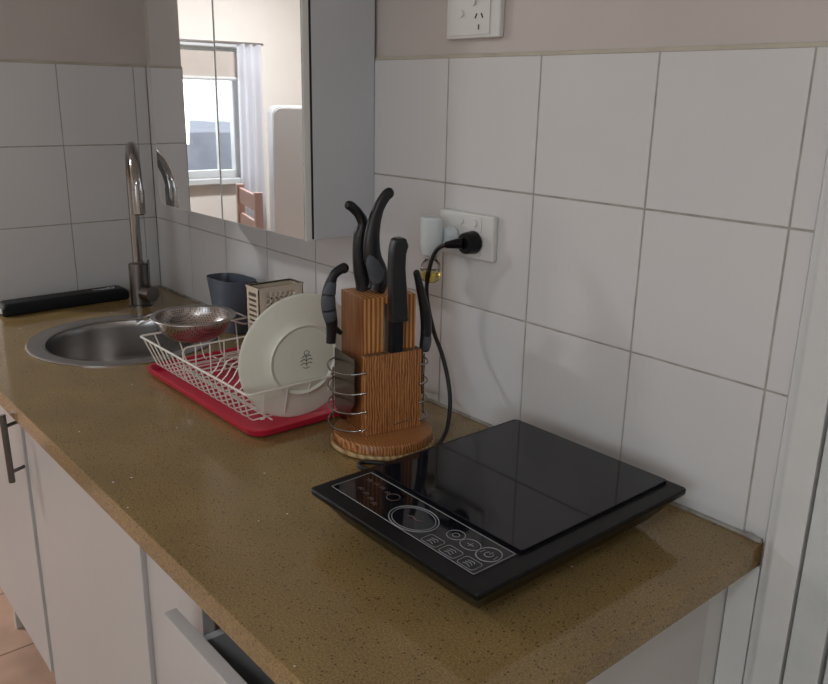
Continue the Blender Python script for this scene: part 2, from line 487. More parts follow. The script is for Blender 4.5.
tag(worktop(), 'long brown speckled stone worktop with a square front edge', 'worktop')

# sink
cx, cy = .457, -.291
sink = thing('round_sink', 'round stainless steel sink set into the brown worktop', 'sink', (cx, cy, CT))
prof = [(.2075, .0003), (.2075, .0022), (.205, .0036), (.201, .0040), (.176, .0030), (.170, .0012), (.1675, -.004), (.1655, -.020), (.164, -.09), (.161, -.115), (.150, -.132), (.12, -.140), (.045, -.144), (.045, -.148), (.12, -.144), (.152, -.136), (.1635, -.118), (.1665, -.09), (.168, -.01), (.168, .0003), (.2075, .0003)]
MB().lathe(prof, n=72).build('sink_bowl', mottled('sink_steel', (.47, .46, .45), (.49, .48, .47), 2, .26, metal=1), sink, 50)
b = MB().lathe([(.0, -.150), (.046, -.150), (.046, -.1425), (.040, -.1405), (.034, -.143), (.0, -.144)], n=32)
for k in range(8):
    a = k*PI/4
    b.mat(M['dark']).cyl((.022*math.cos(a), .022*math.sin(a), -.1436), (.022*math.cos(a), .022*math.sin(a), -.1426), .004, n=10)
b.mats[0:0] = []
w = b.build('waste', M['steel'], sink)

# tap
tx, ty = .180, -.136
tap = thing('mixer_tap', 'tall gooseneck kitchen mixer tap beside the sink', 'tap', (tx, ty, CT), 0)
MB().cyl((0, 0, 0), (0, 0, .004), .030, n=32).cyl((0, 0, .004), (0, 0, .112), .0245, n=32, bev=.002).cyl((0, 0, .112), (0, 0, .118), .018, .0135, n=32).build('tap_body', M['nickel'], tap)
sd = Vector((.948, -.318, 0)).normalized()
def sp(h, z): return (sd.x*h, sd.y*h, z)
path = [sp(0, .112), sp(0, .20), sp(0, .27), sp(0, .312)]
Rr = .1025
for k in range(1, 13):
    a = PI*k/12*1.02
    path.append(sp(Rr*(1-math.cos(a)), .312+Rr*math.sin(a)))
path += [sp(2*Rr+.001, .29)]
MB().tube(path, .0128, 18).build('spout', M['chrome'], tap, 60)
b = MB().mat(M['chrome']); b.cyl(sp(2*Rr-.0005, .325), sp(2*Rr+.0015, .268), .0150, n=24, bev=.0015)
b.mat(M['dark']); b.cyl(sp(2*Rr+.0015, .270), sp(2*Rr+.0016, .2665), .011, n=20); b.build('spray_head', None, tap)
hd = Vector((.50, .0, 0)).normalized()
hd = Vector((.95, .30, 0)).normalized()
pd = Vector((.62, .78, 0)).normalized()
lev = MB().cyl((hd.x*.018, hd.y*.018, .036), (hd.x*.050, hd.y*.050, .036), .0215, n=28, bev=.002).build('tap_handle', M['nickel'], tap)
MB().cyl((pd.x*.0255, pd.y*.0255, .052), (pd.x*.0270, pd.y*.0270, .122), .0034, .0030, n=12).build('lever_pin', M['nickel'], lev)

# ================================================================== BASE CABINETS
sinkcab = thing('sink_cabinet', 'white base cabinet under the sink with a bar handle', 'cabinet', (0, 0, 0))
b = MB().box(.04, .058, -.512, -.02, 0, .866, .001).box(.672, .688, -.56, -.02, .27, .866, .001).box(.058, .672, -.56, -.02, .28, .296).box(.058, .672, -.03, -.02, .296, .866)
b.box(.04, .058, -.56, -.512, .29, .866)
b.box(.60, .618, -.505, -.02, 0, .28)
b.build('carcass', M['laminate'], sinkcab)
d1 = MB().box(.045, .6885, -.581, -.563, .285, .862, .0015).build('cabinet_door', M['laminate'], sinkcab)
d1.rotation_euler = (0, 0, math.radians(-.8)); d1.location = (.0078, .0008, 0)
b = MB().cyl((.6900, -.609, .866), (.6990, -.609, .732), .006, n=16, bev=.001)
for z in (.842, .752):
    xx = .6905+.009*(.866-z)/.134
    b.cyl((xx, -.609, z), (xx-.014, -.581, z), .0035, n=12)
b.build('bar_handle', M['steel_dark'], d1)

midcab = thing('base_cabinet', 'white base cabinet with a wide plain door, middle of the run', 'cabinet')
MB().box(.692, .708, -.563, -.02, .1, .866).box(1.212, 1.228, -.563, -.02, .1, .866).box(.708, 1.212, -.563, -.02, .1, .116).box(.708, 1.212, -.03, -.02, .116, .866).box(.70, 1.22, -.50, -.485, 0, .1).build('carcass', M['laminate'], midcab)
MB().box(.6935, 1.2290, -.585, -.565, .105, .862, .0015).build('cabinet_door', M['laminate'], midcab)

drcab = thing('drawer_cabinet', 'white end cabinet with its drawer pulled slightly open', 'cabinet')
b = MB().box(1.2325, 1.250, -.560, -.02, .0, .866, .0005).box(1.7835, 1.7995, -.575, -.051, 0, .866, .001).box(1.25, 1.7835, -.03, -.02, .1, .866).box(1.25, 1.7835, -.56, -.03, .1, .116)
b.box(1.2325, 1.405, -.578, -.561, .0, .866, .001)
b.box(1.25, 1.7835, -.50, -.485, 0, .1)
b.box(1.405, 1.420, -.566, -.05, .64, .66)
b.build('carcass', M['laminate'], drcab)
drw = MB().box(1.402, 1.792, -.628, -.610, .52, .834, .0015).build('drawer', M['laminate'], drcab)
MB().box(1.424, 1.436, -.610, -.10, .66, .795, .001).box(1.760, 1.772, -.610, -.10, .66, .795, .001).box(1.436, 1.76, -.610, -.598, .66, .812, .001).box(1.436, 1.76, -.60, -.10, .655, .662).build('drawer_box', M['cab_side'], drw)
MB().box(1.4045, 1.4235, -.60, -.12, .735, .750, .001).build('drawer_runner', M['steel'], drw)

# ================================================================== MIRROR CABINET
mc = thing('mirror_cabinet', 'shallow white wall cabinet with two mirrored doors above the sink', 'mirror cabinet', (0, 0, 0))
CZ = 1.190
b = MB().box(.396, .402, -.137, -.001, CZ, 1.94, .0008).box(1.000, 1.010, -.137, -.001, CZ, 1.94, .0008).box(.402, 1.0, -.137, -.001, CZ, CZ+.012).box(.402, 1.0, -.139, -.001, 1.928, 1.94).box(.402, 1.0, -.01, -.001, CZ+.012, 1.928)
b.build('carcass', M['cab_side'], mc)
def mdoor(x0, x1, r, tilt):
    """mirrored door; r rounds the lower left corner; hinged on its right edge and standing slightly ajar by tilt"""
    z0, z1 = CZ, 1.945
    W = x1-x0
    pts = []
    if r:
        for k in range(9):
            a = PI+PI/2*k/8
            pts.append((-W+r+r*math.cos(a), z0+r+r*math.sin(a)))
    else: pts.append((-W, z0))
    pts += [(0, z0), (0, z1), (-W, z1)]
    d = MB().prism(pts, 1, -.012, 0).build('mirror_door', M['white_plastic'], mc)
    d.location = (x1, -.1405, 0); d.rotation_euler = (0, 0, tilt)
    ins = .0022
    cxx = -W/2; czz = (z0+z1)/2
    p2 = [(cxx+(x-cxx)*(1-2*ins/W), czz+(z-czz)*(1-2*ins/(z1-z0))) for x, z in pts]
    MB().prism(p2, 1, -.015, -.0121).build('mirror_glass', M['mirror'], d)
    return d
mdoor(.396, .6955, .022, math.radians(.7))
mdoor(.6985, 1.0075, 0, 0)
MB().box(1.0, 1.0092, -.1404, -.137, CZ+.002, 1.94).build('door_gap_shade', M['dark'], mc)  # dark strip painting the shade in the gap behind the door

# ================================================================== SOCKETS
def gpo(name, label, x0, x1, z0, z1, y, cover):
    t = thing(name, label, 'power socket')
    b = MB().box(x0, x1, y-.011, y, z0, z1, .0028, 3)
    b.build('face_plate', M['white_plastic'], t)
    return t
g1 = gpo('power_outlet', 'white double power outlet on the tiles, with two plugs in it', 1.208, 1.337, 1.187, 1.261, -.0005, 0)
MB().box(1.212, 1.310, -.0135, -.011, 1.192, 1.256, .0012).build('socket_module', M['white_plastic'], g1)
for i, x in enumerate((1.263, 1.296)):
    sw = MB().cyl((x, -.0125, 1.2465), (x, -.0165, 1.2465), .0062, n=20, bev=.001).build('switch', M['white_plastic'], g1)
g2 = gpo('power_outlet', 'white power outlet on the painted wall above the tiles', 1.203, 1.323, 1.533, 1.606, .0065, 0)
MB().box(1.214, 1.303, -.0065, -.0045, 1.538, 1.600, .001).build('socket_module', M['white_plastic'], g2)
for (x, z) in ((1.241, 1.570), (1.268, 1.586)):
    MB().cyl((x, -.0065, z), (x, -.0105, z), .0055, n=20, bev=.001).build('switch', M['white_plastic'], g2)
b = MB()
for (x, z, a) in ((1.2735, 1.5655, .5), (1.2865, 1.5655, -.5), (1.280, 1.549, 0)):
    b.xf = Matrix.Translation((x, -.0067, z)) @ Matrix.Rotation(a, 4, 'Y')
    b.box(-.0011, .0011, -.0006, .0006, -.0038, .0038)
b.build('pin_slots', M['slot'], g2)

# black plug and its cable
plug = thing('mains_plug', 'black round plug in the right side of the tiled power outlet', 'plug', (1.297, -.0135, 1.2155))
MB().cyl((0, -.0005, 0), (0, -.024, 0), .0195, .0175, n=32, bev=.003).build('plug_body', M['black_satin'], plug)
b = MB().tube([(-.001, -.024, 0), (-.010, -.029, -.001), (-.019, -.034, -.003), (-.028, -.038, -.005)], [.0095, .0085, .007, .0055], 14)
b.build('cable_grip', M['black_satin'], plug)

cab_pts = [(1.2685, -.052, 1.2103), (1.254, -.056, 1.202), (1.240, -.057, 1.179), (1.229, -.056, 1.137), (1.229, -.052, 1.101), (1.246, -.052, 1.056), (1.269, -.055, 1.027), (1.291, -.060, .992), (1.311, -.070, .955), (1.329, -.090, .921),
           (1.340, -.112, .9055), (1.352, -.135, .9040), (1.369, -.165, .9040), (1.374, -.195, .9040), (1.368, -.222, .9040), (1.352, -.243, .9040), (1.336, -.257, .9040), (1.328, -.268, .9040), (1.336, -.279, .9040), (1.356, -.276, .9040), (1.385, -.262, .9040), (1.43, -.24, .9040), (1.50, -.22, .9038)]
tag(MB().tube(smoothpath(cab_pts, 6), .0036, 10).build('power_cable', M['rubber'], None, 60), 'black power cable hanging from the plug down to the induction cooktop', 'cable')

# plug-in air freshener
af = thing('air_freshener', 'white plug-in air freshener with a glass bulb of yellow oil', 'air freshener', (1.2385, -.0135, 1.2175))
b = MB().lathe([(0, .034), (.018, .034), (.0215, .031), (.022, .026), (.021, -.012), (.018, -.026), (.016, -.030), (0, -.030)], (-.012, -.032, .0), n=32, sx=1, sy=.85)
b.build('diffuser_body', M['white_plastic2'], af)
MB().cyl((.008, -.0005, 0), (.003, -.020, 0), .019, .016, n=28, bev=.002).build('plug_head', M['white_plastic2'], af)
bo = MB().lathe([(.0095, -.030), (.010, -.038), (.0155, -.045), (.0178, -.054), (.0178, -.066), (.015, -.074), (.008, -.078), (0, -.078)], (-.012, -.032, 0), n=32)
bo = bo.build('glass_bulb', M['glass'], af, 60)
MB().lathe([(0, -.0580), (.0168, -.0580), (.0168, -.0655), (.0142, -.0730), (.0076, -.0768), (0, -.0768)], (-.012, -.032, 0), n=32).build('oil', M['oil'], bo, 60)
MB().cyl((-.012, -.032, -.0305), (-.012, -.032, -.037), .0085, n=24).build('bottle_collar', M['white_plastic'], bo)

# ================================================================== INDUCTION COOKTOP
ck = thing('induction_cooktop', 'black portable induction cooktop with a touch control strip', 'cooktop', (1.592, -.241, CT))
hx, hy = .1545, .1945
def ring_faces(b2, A, B):
    for i in range(len(A)):
        b2.faces.new((A[i], A[(i+1) % len(A)], B[(i+1) % len(A)], B[i]))
def body():
    b2 = bmesh.new(); secs = []
    for (ix, iy, z, r) in ((.030, .034, .012, .012), (.027, .030, .014, .014), (.012, .014, .036, .010), (.006, .006, .043, .008), (.0005, .0005, .049, .006), (0, 0, .0515, .006), (0, 0, .055, .006), (.0012, .0012, .0565, .005)):
        secs.append([b2.verts.new(p) for p in rrect(-hx+ix, hx-ix, -hy+iy, hy-iy, r, z, 5)])
    for A, B in zip(secs, secs[1:]): ring_faces(b2, A, B)
    b2.faces.new(secs[0][::-1]); b2.faces.new(secs[-1])
    m = MB(); m.bm.free(); bmesh.ops.recalc_face_normals(b2, faces=b2.faces); m.bm = b2
    return m.build('housing', M['black_satin'], ck)
hs = body()
b2 = bmesh.new()
secs = [[b2.verts.new(p) for p in rrect(-.142, .128, -.0995, .187, .004, z, 3)] for z in (.0567, .0607)]
secs.append([b2.verts.new(p) for p in rrect(-.1412, .1272, -.0987, .1862, .004, .0612, 3)])
for A, B in zip(secs, secs[1:]): ring_faces(b2, A, B)
b2.faces.new(secs[0][::-1]); b2.faces.new(secs[-1]); bmesh.ops.recalc_face_normals(b2, faces=b2.faces)
mb = MB(); mb.bm.free(); mb.bm = b2
mb.build('glass_plate', M['black_gloss'], ck)
pn = MB().box(-.1405, .1265, -.172, -.1035, .0566, .0573, .0003).build('control_panel', M['black_gloss'], ck)
Zp = .0575
def loop(b, pts, r=.0006): b.tube(pts, r, 4, closed=True)
def ell(x, y, rx, ry, n=40): return [(x+rx*math.cos(2*PI*k/n), y+ry*math.sin(2*PI*k/n), Zp) for k in range(n)]
ox, oy = 1.592, -.241
b = MB().mat(M['print'])
x0, x1, y0, y1 = 1.4535-ox, 1.7165-ox, -.4115-oy, -.3465-oy
loop(b, rrect(x0, x1, y0, y1, .001, Zp, 1), .0005)
loop(b, ell(1.585-ox, -.3835-oy, .0345, .0270), .0007)
loop(b, ell(1.585-ox, -.3835-oy, .0305, .0235), .0005)
loop(b, ell(1.645-ox, -.3700-oy, .0115, .0105), .0005)
loop(b, ell(1.671-ox, -.3720-oy, .0135, .0105), .0005)
loop(b, ell(1.699-ox, -.3705-oy, .0145, .0150), .0007)
loop(b, ell(1.645-ox, -.3700-oy, .0045, .0042, 16), .0004)
# power sign inside the right-hand ring
cxp, cyp = 1.699-ox, -.3705-oy
b.tube([(cxp+.0052*math.cos(a), cyp+.0052*math.sin(a), Zp) for a in [math.radians(q) for q in range(125, 416, 15)]], .0006, 4)
b.tube([(cxp, cyp+.001, Zp), (cxp, cyp+.007, Zp)], .0006, 4)
b.tube([(cxp-.0105, cyp-.004, Zp), (cxp-.0095, cyp+.004, Zp)], .0005, 4)
b.tube([(cxp+.0105, cyp-.004, Zp), (cxp+.0095, cyp+.004, Zp)], .0005, 4)
# minus/arrow strokes in the oval
b.tube([(1.666-ox, -.372-oy, Zp), (1.676-ox, -.372-oy, Zp)], .0005, 4)
b.tube([(1.671-ox, -.376-oy, Zp), (1.671-ox, -.368-oy, Zp)], .0005, 4)
# three function fields with small symbols
for k, xx in enumerate((1.638, 1.668, 1.698)):
    loop(b, rrect(xx-.0125-ox, xx+.0125-ox, -.4085-oy, -.3905-oy, .004, Zp, 3), .0004)
    for j in range(3):
        yy = -.4045+.004*j-oy
        b.tube([(xx-.006-ox, yy, Zp), (xx-.002-ox+.002*j, yy+.002, Zp), (xx+.005-ox, yy, Zp)], .00045, 4)
b.build('printed_marks', None, pn)
b = MB().mat(M['print_dim'])
for (xx, yy) in ((1.471, -.362), (1.485, -.362), (1.498, -.362), (1.513, -.366), (1.482, -.385), (1.497, -.388), (1.512, -.392), (1.525, -.397)):
    for j in range(2):
        b.tube([(xx-.0045-ox, yy-.003*j-oy, Zp), (xx-ox, yy-.003*j+.0022-oy, Zp), (xx+.0045-ox, yy-.003*j-oy, Zp)], .0005, 4)
loop(b, ell(1.527-ox, -.368-oy, .009, .0085, 24), .0006)
b.tube([(1.574-ox, -.385-oy, Zp), (1.580-ox, -.381-oy, Zp), (1.590-ox, -.384-oy, Zp), (1.597-ox, -.380-oy, Zp)], .0008, 4)
b.build('display_marks', None, pn)['kind'] = 'stuff'
for sx in (-1, 1):
    for sy in (-1, 1):
        MB().cyl((sx*.100, sy*.135, .0), (sx*.100, sy*.135, .0125), .013, .015, n=20, bev=.001).build('foot', M['rubber'], ck)
b = MB()
for k in range(9): b.box(-.06+k*.014, -.052+k*.014, -.19+.0335, -.19+.036, .018, .030)
b.build('air_vent', M['dark'], ck)

# ================================================================== RED TRAY AND DISH RACK
def trayshape():
    b2 = bmesh.new(); secs = []
    X0, X1, Y0, Y1 = .712, 1.155, -.356, -.050
    for (i, z, r) in ((.012, .0006, .022), (.004, .004, .028), (0, .013, .030), (-.0005, .0155, .030), (.003, .0165, .028), (.007, .0155, .024), (.011, .007, .020), (.018, .0045, .015)):
        secs.append([b2.verts.new(p) for p in rrect(X0+i, X1-i, Y0+i, Y1-i, r, CT+z, 6)])
    for A, B in zip(secs, secs[1:]): ring_faces(b2, A, B)
    b2.faces.new(secs[0][::-1]); b2.faces.new(secs[-1]); bmesh.ops.recalc_face_normals(b2, faces=b2.faces)
    m = MB(); m.bm.free(); m.bm = b2
    return m.build('drip_tray', M['red'])
tag(trayshape(), 'shallow red plastic drip tray under the white dish rack', 'tray')

rk = thing('dish_rack', 'white wire dish rack standing in the red tray', 'dish rack', (0, 0, 0))
RX0, RX1, RY0, RY1, RZ = .722, 1.1475, -.3605, -.075, .980
BX0, BX1, BY0, BY1, BZ = .738, 1.118, -.335, -.095, .9185
wr = .0017
MB().tube(rrect(RX0, RX1, RY0, RY1, .008, RZ, 5), .0021, 8, closed=True).build('rim', M['wire'], rk)
MB().tube(rrect(BX0+.03, BX1-.03, BY0+.04, BY1-.03, .008, BZ-.0035, 4), wr, 8, closed=True).build('base_ring', M['wire'], rk)
nx = 17
for k in range(nx):
    xt = RX0+.018+(RX1-RX0-.036)*k/(nx-1)
    xb = BX0+.010+(BX1-BX0-.020)*k/(nx-1)
    hump = 5 <= k <= 10
    pts = [(xt, RY0, RZ), (xb, BY0-.004, BZ+.006), (xb, BY0+.004, BZ)]
    if hump: pts += [(xb, -.285, BZ), (xb, -.270, BZ+.012), (xb, -.258, BZ+.030), (xb, -.245, BZ+.036), (xb, -.165, BZ+.036), (xb, -.150, BZ+.024), (xb, -.140, BZ)]
    pts += [(xb, BY1-.004, BZ), (xb, BY1+.004, BZ+.006), (xt, RY1, RZ)]
    MB().tube(pts, wr*.85, 6).build('cross_wire', M['wire'], rk)
for k in range(6):
    y = RY0+.03+(RY1-RY0-.06)*k/5; yb = BY0+.02+(BY1-BY0-.04)*k/5
    for sx, xt, xb in ((0, RX0, BX0), (1, RX1, BX1)):
        d = -.012 if sx else .012
        MB().tube([(xt, y, RZ), (xb, yb, BZ+.002), (xb+d, yb, BZ-.0035)], wr*.85, 6).build('end_wire', M['wire'], rk)
for y in (-.30, -.215, -.13):
    MB().tube([(BX0, y, BZ-.0036), (BX1, y, BZ-.0036)], wr*.85, 6).build('long_wire', M['wire'], rk)
b = MB().tube([(.850, -.330, BZ+.002), (.850, -.331, .972), (.850, -.327, .979), (.850, -.321, .981), (.850, -.105, .981), (.850, -.099, .979), (.850, -.095, .972), (.850, -.095, BZ+.002)], wr, 8)
for k in range(7):
    y = -.305+k*.03
    b.tube([(.850, y, .981), (.850, y, BZ+.002)], wr*.8, 6)
b.build('divider', M['wire'], rk)

# plate leaning in the rack
def plate():
    b = MB()
    r = .111
    # local z = direction of the underside (faces the camera)
    prof = [(0, .0), (.052, .0), (.0565, -.0008), (.059, .0020), (.0615, .0020), (.064, -.002), (.074, -.0065), (.090, -.0100), (.106, -.0130), (r-.001, -.0145), (r, -.0160), (r-.001, -.0175), (.104, -.0165), (.088, -.0135), (.074, -.0085), (.064, -.0045), (0, -.0040)]
    b.lathe(prof, n=80)
    return b
pl = thing('dinner_plate', 'cream dinner plate standing on edge in the dish rack', 'plate', (1.142, -.249, 1.0180))
n = Vector((math.cos(-.08)*math.cos(-.10), math.cos(-.08)*math.sin(-.10), math.sin(-.08)))
q = n.to_track_quat('Z', 'Y')
pl.rotation_mode = 'QUATERNION'; pl.rotation_quaternion = q
pb = plate().build('plate_dish', M['plate'], pl, 50)
# maker's stamp: small crest of strokes
b = MB()
qi = q.to_matrix().to_4x4().inverted()
up_l = (qi.to_3x3() @ Vector((0, 0, 1))); up_l.z = 0; up_l.normalize()
rt_l = (qi.to_3x3() @ Vector((0, 1, 0))); rt_l.z = 0; rt_l.normalize()
def st(u, v): 
    p = rt_l*(1.2*u+.004)+up_l*(1.3*v); return (p.x, p.y, .0003)
b.tube([st(.004*math.cos(a), .009+.003*math.sin(a)) for a in [2*PI*k/12 for k in range(12)]], .0006, 4, closed=True)
for v in (.004, -.001, -.006):
    w = .007 if v > 0 else .009
    b.tube([st(-w, v-.001), st(-w*.4, v+.0015), st(0, v-.001), st(w*.5, v+.0015), st(w, v)], .0009, 4)
b.tube([st(-.005, -.011), st(.0, -.0125), st(.005, -.011)], .0007, 4)
b.tube([st(-.001, .007), st(.001, -.010)], .0007, 4)
b.build('maker_stamp', M['stamp'], pb)

# strainer
cl = thing('mesh_strainer', 'stainless steel strainer bowl resting on the left end of the dish rack', 'strainer', (.726, -.247, 1.004))
SR = .0845
def bowlprof(R, t):
    out = []
    for k in range(11):
        a = PI/2*k/10
        out.append((R*math.sin(a)**.9 if k else 0, -.052*math.cos(a)))
    return out
pr_o = bowlprof(.0765, 0)
pi_ = [(max(0, r-.0012), z+.0012) for r, z in pr_o][::-1]
def sieve_mat():
    m = mat('steel_mesh', (.42, .40, .39), .3, 1)
    nt, bs = nodes(m)
    tc = nt.nodes.new('ShaderNodeTexCoord')
    v = nt.nodes.new('ShaderNodeTexVoronoi'); v.inputs['Scale'].default_value = 230; v.inputs['Randomness'].default_value = .1
    nt.links.new(tc.outputs['Object'], v.inputs['Vector'])
    r = nt.nodes.new('ShaderNodeValToRGB'); r.color_ramp.elements[0].position = .25; r.color_ramp.elements[1].position = .4
    r.color_ramp.elements[0].color = (.06, .05, .05, 1); r.color_ramp.elements[1].color = (.50, .46, .44, 1)
    nt.links.new(v.outputs['Distance'], r.inputs['Fac']); nt.links.new(r.outputs['Color'], bs.inputs['Base Color'])
    return m
MB().lathe(pr_o+pi_, n=56).build('mesh_bowl', sieve_mat(), cl, 60)
MB().lathe([(.0750, .000), (.0750, .0025), (.0810, .0035), (SR, .0030), (.0855, .0012), (SR, -.0005), (.0810, .000), (.0750, .0)], n=56).build('strainer_rim', M['steel'], cl, 60)
for a0 in (math.radians(234), math.radians(54)):
    d = Vector((math.cos(a0), math.sin(a0), 0)); e = Vector((-d.y, d.x, 0))
    pts = [d*.078+e*.030, d*.095+e*.029, d*.108+e*.022, d*.113+e*0, d*.108-e*.022, d*.095-e*.029, d*.078-e*.030]
    pts = [(p.x, p.y, .0005-.016*max(0, p.length-.085)/.035) for p in pts]
    MB().tube(smoothpath(pts, 4), .0022, 8).build('wire_handle', M['steel'], cl, 60)

# cutlery drainer (beige box of slots and holes)
cd = thing('cutlery_drainer', 'beige plastic cutlery drainer with slots and square holes, in the dish rack', 'cutlery holder', (.8345, -.118, .9255))
def grid_panel(b, axis, w, u0, u1, z0, z1, nu, nz, fu, fz, th, mu, mz0, mz1):
    """panel with nu x nz holes; bars only"""
    def bx(a0, a1, c0, c1):
        if axis == 'x': b.box(w, w+th, a0, a1, c0, c1)
        else: b.box(a0, a1, w, w+th, c0, c1)
    bx(u0, u1, z0, z0+mz0); bx(u0, u1, z1-mz1, z1)
    bx(u0, u0+mu, z0+mz0, z1-mz1); bx(u1-mu, u1, z0+mz0, z1-mz1)
    iu0, iu1, iz0, iz1 = u0+mu, u1-mu, z0+mz0, z1-mz1
    cu = (iu1-iu0)/nu; cz = (iz1-iz0)/nz
    for k in range(1, nu): bx(iu0+k*cu-cu*fu/2, iu0+k*cu+cu*fu/2, iz0, iz1)
    for k in range(1, nz): bx(iu0, iu1, iz0+k*cz-cz*fz/2, iz0+k*cz+cz*fz/2)
b = MB()
H = .150
hw, hl = .024, .052
grid_panel(b, 'x', hw-.002, -hl, hl, 0, H, 6, 11, .38, .38, .002, .018, .014, .012)
b.box(-hw, -hw+.002, -hl, hl, 0, H)
grid_panel(b, 'y', -hl, -hw, hw, 0, H, 1, 12, .5, .5, .002, .009, .012, .012)
grid_panel(b, 'y', hl-.002, -hw, hw, 0, H, 1, 12, .5, .5, .002, .009, .012, .012)
b.box(-hw, hw, -hl, hl, 0, .002)
b.box(-hw-.001, hw+.001, -hl-.001, -hl+.002, H-.004, H, .0005).box(-hw-.001, hw+.001, hl-.002, hl+.001, H-.004, H, .0005)
b.box(hw-.002, hw+.001, -hl, hl, H-.004, H, .0005).box(-hw-.001, -hw+.002, -hl, hl, H-.004, H, .0005)
b.build('drainer_box', M['beige'], cd)

# blue-grey tub
def tub():
    b2 = bmesh.new(); n = 40; secs = []
    for sc, z in ((.0, .0), (.66, .0), (.72, .004), (.88, .08), (.985, .122), (1.0, .125), (.975, .126), (.955, .120), (.85, .07), (.70, .008), (0, .007)):
        if sc == 0: secs.append([b2.verts.new((0, 0, z))]); continue
        ring = []
        for k in range(n):
            a = 2*PI*k/n; ca, sa = math.cos(a), math.sin(a)
            ring.append(b2.verts.new((.082*sc*math.copysign(abs(ca)**.75, ca), .041*sc*math.copysign(abs(sa)**.75, sa), z+(.004*ca if z > .1 else 0))))
        secs.append(ring)
    for A, B in zip(secs, secs[1:]):
        for k in range(n):
            k2 = (k+1) % n
            if len(A) == 1: b2.faces.new((A[0], B[k2], B[k]))
            elif len(B) == 1: b2.faces.new((A[k], A[k2], B[0]))
            else: b2.faces.new((A[k], A[k2], B[k2], B[k]))
    bmesh.ops.recalc_face_normals(b2, faces=b2.faces)
    m = MB(); m.bm.free(); m.bm = b2
    return m.build('oval_tub', M['bluegrey'], None, 50)
o = tag(tub(), 'dark blue-grey plastic oval tub against the tiles behind the dish rack', 'tub')
o.location = (.530, -.055, CT); o.rotation_euler = (0, 0, 0)

# ================================================================== BLACK CASE on the end wall
cs = thing('storage_case', 'long flat black case lying on the worktop along the end wall', 'case', (.068, -.295, CT), math.radians(1.5))
def case():
    b2 = bmesh.new(); secs = []
    for i, z, r in ((.004, .0005, .008), (0, .005, .010), (0, .019, .010), (.004, .026, .010), (.011, .0295, .010), (.016, .030, .008)):
        secs.append([b2.verts.new(p) for p in rrect(-.036+i, .036-i, -.163+i, .163-i, r, z, 5)])
    for A, B in zip(secs, secs[1:]): ring_faces(b2, A, B)
    b2.faces.new(secs[0][::-1]); b2.faces.new(secs[-1]); bmesh.ops.recalc_face_normals(b2, faces=b2.faces)
    m = MB(); m.bm.free(); m.bm = b2
    return m.build('case_shell', M['black_plastic'], cs)
shell = case()
b = MB()
# small white emblem: three strokes and a ring of lettering too small to read
b.tube([(.000+.006*math.cos(a), .124+.010*math.sin(a), .0302) for a in [math.radians(k) for k in range(20, 330, 20)]], .0011, 4)
for k in range(5):
    y = .078+k*.0085
    b.tube([(-.004, y, .0302), (.004, y+.0015, .0302), (.001, y+.004, .0302), (.004, y+.006, .0302)], .0010, 4)
b.tube([(.009, .092, .0302), (.009, .130, .0302)], .0007, 4)
b.build('emblem', M['white_print'], shell)
MB().box(-.030, .030, -.1655, -.161, .008, .020, .001).build('end_tab', M['white_plastic'], cs)

# ================================================================== KNIFE BLOCK
KA = math.radians(-11)
KC = Vector((1.265, -.18, CT))
kb = thing('knife_block', 'two-tier striped wooden knife block on a round base with wire hoops', 'knife block', KC, KA)
# local x = f (front), local y = s (to the right seen from the camera)
cb = Matrix.Rotation(-KA, 3, 'Z') @ Vector((.010, -.005, 0))
MB().lathe([(0, .0008), (.083, .0008), (.0865, .003), (.0868, .006), (.0845, .009), (0, .009)], (cb.x, cb.y, 0), n=64).build('round_base', M['wood_base'], kb, 50)
MB().lathe([(0, .0092), (.081, .0092), (.0825, .011), (.0810, .022), (.078, .025), (0, .025)], (cb.x, cb.y, 0), n=64).build('base_drum', M['wood_low'], kb, 50)
MB().prism([(-.060, .0252), (.0195, .0252), (.0195, .245), (-.060, .245)], 1, -.045, .050, .0015).build('upper_block', M['wood_up'], kb)
fb = MB().mat(M['wood_low'])
fb.prism([(.0202, .0252), (.0365, .0252), (.034, .156), (.0202, .156)], 1, -.048, .054, .0012)
fb.mat(M['wood_step']); fb.box(.0204, .0335, -.047, .053, .1555, .1568)
fb.build('front_block', None, kb)
# worn maker's mark, no longer readable
b = MB()
for k in range(8):
    y = .002+k*.0031
    x = .0367
    z = .0350+.0004*k
    b.tube([(x, y, z), (x, y+.0008, z+.0022), (x, y+.0018, z+.0003), (x, y+.0024, z+.002)], .00055, 4)
b.tube([(.0366, .0325+.0045*math.cos(a), .0395+.0045*math.sin(a)) for a in [2*PI*k/14 for k in range(14)]], .0005, 4, closed=True)
b.tube([(.0366, .0325-.002, .0385), (.0366, .0325+.002, .041)], .0006, 4)
b.build('burned_mark', M['lt_brown'], kb)
hl_ = [(.0355, -.0475), (.026, -.064), (.008, -.0765), (-.015, -.082), (-.040, -.078), (-.058, -.066), (-.066, -.048)]
for z in (.131, .098, .066, .036):
    for sgn in (-1, 1):
        pts = [(f, (s if sgn < 0 else -s+.004), z-.006*math.sin(PI*i/6)) for i, (f, s) in enumerate(hl_)]
        MB().tube(smoothpath(pts, 5), .0014, 8).mat(M['chrome']).ball((pts[0][0], pts[0][1], pts[0][2]), .0024, n=10).build('wire_hoop', M['chrome'], kb, 60)
for (f, s) in ((-.012, -.0815), (-.012, .0855)):
    MB().tube([(f, s, .0245), (f, s, .132)], .0013, 8).build('hoop_post', M['chrome'], kb)

